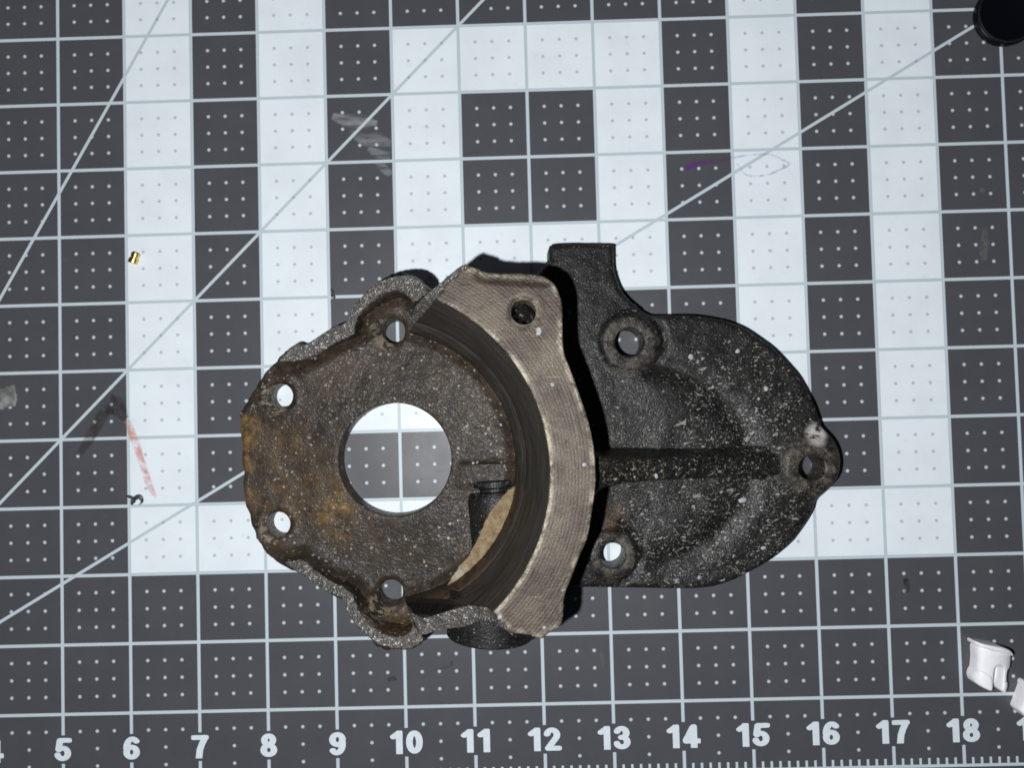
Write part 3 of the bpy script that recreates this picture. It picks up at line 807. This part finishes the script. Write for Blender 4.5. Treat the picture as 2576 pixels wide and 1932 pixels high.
# outer black skin just outside the swept wall
V, F = [], []
for i in range(nA):
    a = angs_top[i]
    for z, dr in ((.30, .12), (.42, .05), (.55, .015), (1.0, .006), (1.43, 0)):
        r = ro[i] + dr; V.append([ctr[0] + r * math.cos(a), ctr[1] + r * math.sin(a), z])
    for z in (1.43, .30):
        r = ro[i] - .014; V.append([ctr[0] + r * math.cos(a), ctr[1] + r * math.sin(a), z])
for i in range(nA - 1):
    for j in range(7): F.append((i * 7 + j, (i + 1) * 7 + j, (i + 1) * 7 + (j + 1) % 7, i * 7 + (j + 1) % 7))
F.append(tuple(range(7))); F.append(tuple((nA - 1) * 7 + j for j in range(6, -1, -1)))
mesh_obj('outer_skin', V, F, M_bl, house, sharp=50)

# broken rims
loft('broken_rim', topA, topB, [M_fr, M_in], house, .30, n=150, m=11, rough=.016, rscale=17, rnd=.035, draft=.03, seed=2.0, sharp=60)
def wall_edge(which):
    return [(ctr[0] + r * math.cos(e[which]), ctr[1] + r * math.sin(e[which]), z) for (z, r, k), e in zip(prof_in, ends) if z < 1.8 and z > .35]
c2R = np.concatenate([P3([(1187, 671, 1.885), (1171, 677, 1.885), (1150, 693, 1.885), (1127, 713, 1.885), (1100, 750, 1.88)]), np.array(wall_edge(0))])
c2L = P3([(1168, 666, 1.84), (1157, 670, 1.83), (1139, 684, 1.85), (1114, 706, 1.85), (1080, 734, 1.76), (1062, 750, 1.64), (1044, 773, 1.36), (1038, 790, 1.05), (1036, 808, .55)])
loft('wall_fracture', c2L, c2R, [M_fr, M_in], house, .36, n=90, m=12, rough=.018, rscale=17, seed=3.0, sharp=60)
loft('broken_rim', botA, botB, [M_fr, M_in], house, .30, n=150, m=11, rough=.016, rscale=17, rnd=.035, draft=.03, seed=5.0, sharp=60)
c3R = np.concatenate([np.array(wall_edge(1))[::-1], P3([(1246, 1546, 1.88), (1262, 1564, 1.885), (1277, 1580, 1.885), (1293, 1593, 1.885)])])
c3L = P3([(1037, 1572, .95), (1052, 1592, 1.05), (1070, 1597, 1.05), (1096, 1588, 1.02), (1122, 1582, 1.05), (1158, 1579, 1.15), (1187, 1570, 1.32), (1208, 1562, 1.46), (1237, 1562, 1.64), (1249, 1570, 1.72), (1264, 1581, 1.78), (1274, 1588, 1.80), (1290, 1599, 1.82)])
loft('wall_fracture', c3L, c3R, [M_fr, M_in], house, .36, n=110, m=12, rough=.018, rscale=17, seed=7.0, sharp=60)

# rib between flange and ear
ribA = P3([(1478, 1100, 1.60), (1492, 1132, 1.60), (1503, 1144, 1.58), (1518, 1150, 1.56), (1545, 1154, 1.5), (1625, 1152, 1.28), (1707, 1149, 1.06), (1788, 1145, .82), (1870, 1140, .62), (1935, 1139, .48), (1985, 1146, .38)])
ribB = P3([(1478, 1262, 1.60), (1496, 1252, 1.60), (1506, 1240, 1.58), (1520, 1230, 1.56), (1545, 1223, 1.5), (1625, 1213, 1.28), (1707, 1207, 1.06), (1808, 1199, .80), (1870, 1195, .64), (1930, 1197, .48), (1985, 1202, .38)])
loft('rib', ribA, ribB, M_bl, house, .37, n=90, m=14, rough=.008, rscale=6, rnd=.09, draft=.05, seed=11.0, sharp=50)

# passage running under the wall to the pipe stub
zc = .175; bx = at(1246, 1330, .5); rb = .43
y_end = at(1230, 1214, .60)[1]; y_low = at(1150, 1560, .6)[1]
pr = [(0, .0), (0, .30), (.012, .345), (.085, .35), (.10, .30), (.115, .27), (.155, .27), (.16, .40), (.20, rb - .015), (.26, rb), (y_end - y_low, rb), (y_end - y_low, 0)]
lathe('passage', pr, (bx[0], y_end, zc), (.05, -1, 0), M_bl, house, n=72, sharp=40)
tan_in = [(1293, 1225), (1274, 1237), (1263, 1253), (1250, 1267), (1241, 1275), (1230, 1293), (1221, 1311), (1212, 1332), (1203, 1352), (1190, 1381), (1172, 1407), (1154, 1428), (1138, 1450), (1124, 1474)]
ti = spline(atl(tan_in, ZT), 60)
ti = ti + np.stack([fnoise(ti, 14, 3, 2.0), fnoise(ti, 14, 3, 5.0)], 1) * .014
aa0, aa1 = math.atan2(*(ti[-1] - ctr)[::-1]), math.atan2(*(ti[0] - ctr)[::-1])
tan_out = np.concatenate([ti, arcpts(RT + .012, aa0, aa1, 40)])
slab('seat_ledge', tan_out, M_tan, house, .36, lambda x, y: ZT + 0 * x, rnd=.02, step=.035, nz=.022, nscale=9)
# pipe stub
zs = .60; e0, e1_ = at(1124, 1594, zs), at(1342, 1604, zs)
rs_ = (e1_[0] - e0[0]) / 2; pc = (e0 + e1_) / 2
prs = [(0, rs_ - .14), (.0, rs_ - .012), (.012, rs_), (.5, rs_), (.9, rs_), (.9, .30), (.05, rs_ - .15)]
ax_s = Vector((-(e1_[1] - e0[1]), (e1_[0] - e0[0]), 0)).normalized()
prs = [(0.02, .0), (.02, rs_ - .17), (0.0, rs_ - .14), (0, rs_ - .02), (.02, rs_), (.55, rs_ - .01), (.55, 0)]
prs = [(.30, 0), (.30, rs_ - .17), (0.0, rs_ - .14), (0, rs_ - .02), (.02, rs_), (.62, rs_ - .01), (.62, 0)]
lathe('pipe_stub', prs, (pc[0], pc[1], zs), ax_s, M_bl, house, n=72, sharp=40)

# pale flecks stuck to the iron
M_fl = mat_plain('pale_flake', (.36, .37, .39), .8, var=.25, sc=30)
def fleck(px, py, z, r, asp=1.0, a=0.0):
    k = 9; c = at(px, py, z)
    r *= .78; k = 8
    p = circle(c[:2], r, k, ry=r * asp, ang=a, jag=.22)
    b = circle(c[:2], r * .8, k, ry=r * asp * .8, ang=a)
    V = [[*q, z - .004] for q in p] + [[*q, z + .012] for q in b] + [[c[0], c[1], z + .015]]
    F = [(i, (i + 1) % k, k + (i + 1) % k, k + i) for i in range(k)] + [(k + i, k + (i + 1) % k, 2 * k) for i in range(k)]
    mesh_obj('fleck', V, F, M_fl, house, sharp=0)
for a in ((1356, 834, ZF, .050, 1.2), (1390, 968, ZF, .030), (1469, 1169, ZF, .036), (1402, 860, ZF, .022), (1368, 1345, ZF, .022), (1259, 1553, ZF, .035), (1369, 1580, ZF, .03), (1415, 1486, ZF, .02)): fleck(*a)
for a in ((1651, 1197, 1.215, .030, 1.6, .2), (1596, 1200, 1.36, .02)): fleck(*a)
for a in ((1153, 1128, ZP, .026), (1190, 1165, ZP, .030), (1200, 1164, ZP, .02), (1154, 971, ZP, .026), (1092, 977, ZP, .022), (1168, 1076, ZP, .02), (1260, 1069, ZP, .024, 1.3), (1132, 1318, ZP, .034), (1128, 1354, ZP, .03), (1152, 1310, ZP, .022), (1072, 1424, ZP, .024), (908, 876, ZP, .02)): fleck(*a)
for a in ((1928, 978, ZE, .045, 1.1), (1738, 897, ZE, .05, 1.0), (1856, 883, ZE, .045), (1908, 1003, ZE, .03), (1758, 1454, ZE, .035), (1960, 1338, ZE, .05), (1920, 1378, ZE, .06, .8), (1636, 1093, ZE, .04), (1870, 1258, ZE, .07, .8)): fleck(*a)

# ------------------------------------------------------------------ small things on the mat
# round black cap, upper right
cc = at(2529, 38, .09)
cap = empty('round_cap', (cc[0], cc[1], 0), 'round black plastic cap cut off by the upper right corner', 'cap')
M_cap = NT('black_plastic').fin((.0018, .0022, .0045), .32, 0.0, None, .3)
lathe('shell', [(0, 0), (0, .40), (.015, .43), (.09, .452), (.13, .445), (.145, .425), (.148, .40), (.135, .375), (.135, 0)], (cc[0], cc[1], .002), (0, 0, 1), M_cap, cap, n=64)
lathe('rim_bead', [(0, .395), (.008, .405), (.012, .415), (.008, .426), (0, .430), (-.01, .41), (0, .395)], (cc[0], cc[1], .146), (0, 0, 1), mat_plain('scuffed_plastic', (.012, .012, .014), .25, var=.5, sc=30), cap, n=64, caps=False)

# white plastic clips, lower right
M_wp = mat_plain('white_plastic', (.78, .77, .80), .45, var=.03)
def clip_pts(rows, z, ox=2376, oy=1580, k=6.635): return atl([(ox + (1092 - (1092 - a) * .87 if a < 1100 else a + 90) / k, oy + b / k) for a, b in rows], z)
bc = at(2487, 1675, 0)
clip = empty('plastic_clip', bc, 'white plastic snap clip with a slot, lying beside the 18 inch line', 'clip', None)
axc = at(2376 + 720 / 6.635, 0, 0)
def crown(c0, c1, h0, h1):
    """half-round height across the line c0-c1"""
    d = c1 - c0; L = np.linalg.norm(d); d = d / L
    def f(x, y):
        u = ((x - c0[0]) * d[0] + (y - c0[1]) * d[1]) / L * 2 - 1
        return h0 + (h1 - h0) * np.sqrt(np.clip(1 - np.clip(np.abs(u), 0, 1) ** 2, 0, 1))
    return f
w0, w1 = clip_pts([(385, 780), (1095, 830)], .15)
body = [(465, 300), (700, 340), (1000, 370), (1078, 420), (1088, 480), (1066, 620), (1020, 665), (985, 690), (968, 760), (955, 890), (900, 960), (858, 900), (872, 800), (888, 690), (870, 620), (800, 585), (730, 615), (700, 680), (690, 760), (676, 900), (655, 920), (440, 880), (420, 760), (432, 690), (450, 520)]
slab('body', spline(clip_pts(body, .15), 90, True), M_wp, clip, .01, crown(w0, w1, .12, .27), rnd=.03, step=.04, bottom=True)
tongue = [(712, 600), (800, 570), (880, 620), (880, 800), (850, 985), (770, 965), (690, 925), (702, 760)]
slab('tongue', spline(clip_pts(tongue, .08), 50, True), M_wp, clip, .004, lambda x, y: .10 + 0 * x, rnd=.025, step=.04)
for nm, pts in (('barb', [(385, 790), (430, 700), (500, 690), (640, 760), (668, 900), (655, 985), (610, 1005), (440, 932), (392, 870)]), ('barb', [(870, 850), (955, 860), (972, 925), (945, 1000), (918, 1040), (875, 1035), (832, 985), (842, 930)])):
    slab(nm, spline(clip_pts(pts, .15), 50, True), M_wp, clip, .006, crown(w0, w1, .15, .285), rnd=.035, step=.04)
collar = [(410, 240), (440, 222), (500, 236), (700, 262), (860, 285), (1000, 335), (1080, 402), (1062, 440), (1005, 405), (900, 378), (650, 330), (520, 300), (430, 285)]
slab('collar', spline(clip_pts(collar, .17), 90, True), M_wp, clip, .008, crown(w0, w1, .20, .31), rnd=.03, step=.04)
b2 = at(2572, 1760, 0)
clip2 = empty('plastic_clip', b2, 'white plastic clip above the numeral 19, cut off by the right edge', 'clip', None)
c2 = [(1265, 925), (1300, 905), (1420, 930), (1600, 980), (1660, 1200), (1620, 1420), (1500, 1480), (1330, 1484), (1245, 1482), (1200, 1450), (1130, 1372), (1120, 1325), (1180, 1160)]
w0, w1 = clip_pts([(1100, 1200), (1700, 1250)], .2)
slab('body', spline(clip_pts(c2, .14), 80, True), M_wp, clip2, .004, crown(w0, w1, .12, .28), rnd=.04, step=.04)
c3 = [(1265, 925), (1300, 905), (1420, 930), (1600, 980), (1610, 1040), (1420, 1000), (1300, 985), (1250, 975)]
slab('collar', spline(clip_pts(c3, .16), 60, True), M_wp, clip2, .006, crown(w0, w1, .18, .32), rnd=.02, step=.04)
for q in (clip, clip2): q['group'] = 'white plastic clips'

# brass threaded insert
bi = at(338, 648, .07)
M_br = NT('brass'); M_br = M_br.fin((.78, .52, .16), .28, 1.0)
brass = empty('threaded_insert', (bi[0], bi[1], 0), 'tiny knurled brass threaded insert on a white square', 'insert')
dv = at(343, 634, .07) - at(333, 662, .07); dv = dv / np.linalg.norm(dv)
def drum(name, a, b, r):
    lathe(name, [(a, .03), (a, r * .9), (a + .01, r), (b - .01, r), (b, r * .9), (b, .03), (a, .03)], bi, dv, M_br, brass, n=28, sharp=25)
drum('knurled_drum', -.085, -.012, .066); drum('knurled_drum', .012, .072, .058)
lathe('neck', [(-.02, .03), (-.02, .046), (.02, .046), (.02, .03)], bi, dv, M_br, brass, n=20)

# curled shavings and a scrap of tape
M_sh = mat_plain('dark_shaving', (.10, .115, .115), .25, metal=.5, var=.4, sc=20)
def curl(name, pts, w, m, label, cat):
    P = spline(np.array([at(*p) for p in pts]), 40); base = P.mean(0)
    e = empty(name, (base[0], base[1], 0), label, cat)
    V, F = [], []
    for i, p in enumerate(P):
        t = P[min(i + 1, 39)] - P[max(i - 1, 0)]; t /= np.linalg.norm(t) + 1e-9
        s_ = np.cross(t, [0, 0, 1.0]); s_ /= np.linalg.norm(s_) + 1e-9
        k = math.sin(math.pi * (i + .8) / 41.) ** .5; tw = i * .12
        d = s_ * math.cos(tw) + np.array([0, 0, 1]) * math.sin(tw) * .4; nn = np.cross(t, d) * .012
        for q in (p + d * w * k + nn, p + d * w * k - nn, p - d * w * k - nn, p - d * w * k + nn): V.append(q)
    V = np.array(V); V[:, 2] = np.maximum(V[:, 2], .004)
    for i in range(39):
        for j in range(4): F.append((i * 4 + j, i * 4 + (j + 1) % 4, i * 4 + 4 + (j + 1) % 4, i * 4 + 4 + j))
    F += [(0, 1, 2, 3), (159, 158, 157, 156)]
    mesh_obj('strip', V, F, m, e, sharp=30)
curl('shaving', [(318, 1248, .03), (330, 1252, .05), (338, 1262, .04), (332, 1270, .02), (335, 1258, .05), (350, 1250, .07), (357, 1262, .05), (350, 1270, .03)], .035, M_sh, 'dark curled shaving on the line left of the housing', 'shaving')
curl('shaving', [(832, 728, .03), (838, 735, .05), (836, 744, .04), (841, 748, .02), (838, 738, .03)], .02, M_sh, 'tiny black curled shaving beside the upper broken rim', 'shaving')
tp = NT('cloudy_tape'); ot = tp.obj()
tr = tp.n('ShaderNodeBsdfTransparent'); mx = tp.n('ShaderNodeMixShader')
tp.fin(tp.mix(tp.ramp(tp.noise(ot, 6, 4), .4, .65), (.20, .21, .20), (.42, .43, .42)), .35)
tp.set(mx.inputs[0], tp.ramp(tp.noise(ot, 8, 4), .3, .7, .35, .75)); tp.t.links.new(tr.outputs[0], mx.inputs[1]); tp.t.links.new(tp.b.outputs[0], mx.inputs[2]); tp.t.links.new(mx.outputs[0], tp.out.inputs[0])
tb = at(10, 1000, 0)
tape = slab('tape_scrap', atl([(-60, 985), (-20, 980), (8, 978), (18, 970), (36, 967), (40, 985), (43, 1005), (38, 1022), (20, 1024), (5, 1031), (-30, 1035), (-60, 1030)], .01), tp.m, None, .003, lambda x, y: .012 + .012 * np.sin(x * 9) * np.sin(y * 7), rnd=.003, step=.05)
tape['label'] = 'cloudy torn scrap of clear tape at the left edge of the mat'; tape['category'] = 'tape scrap'
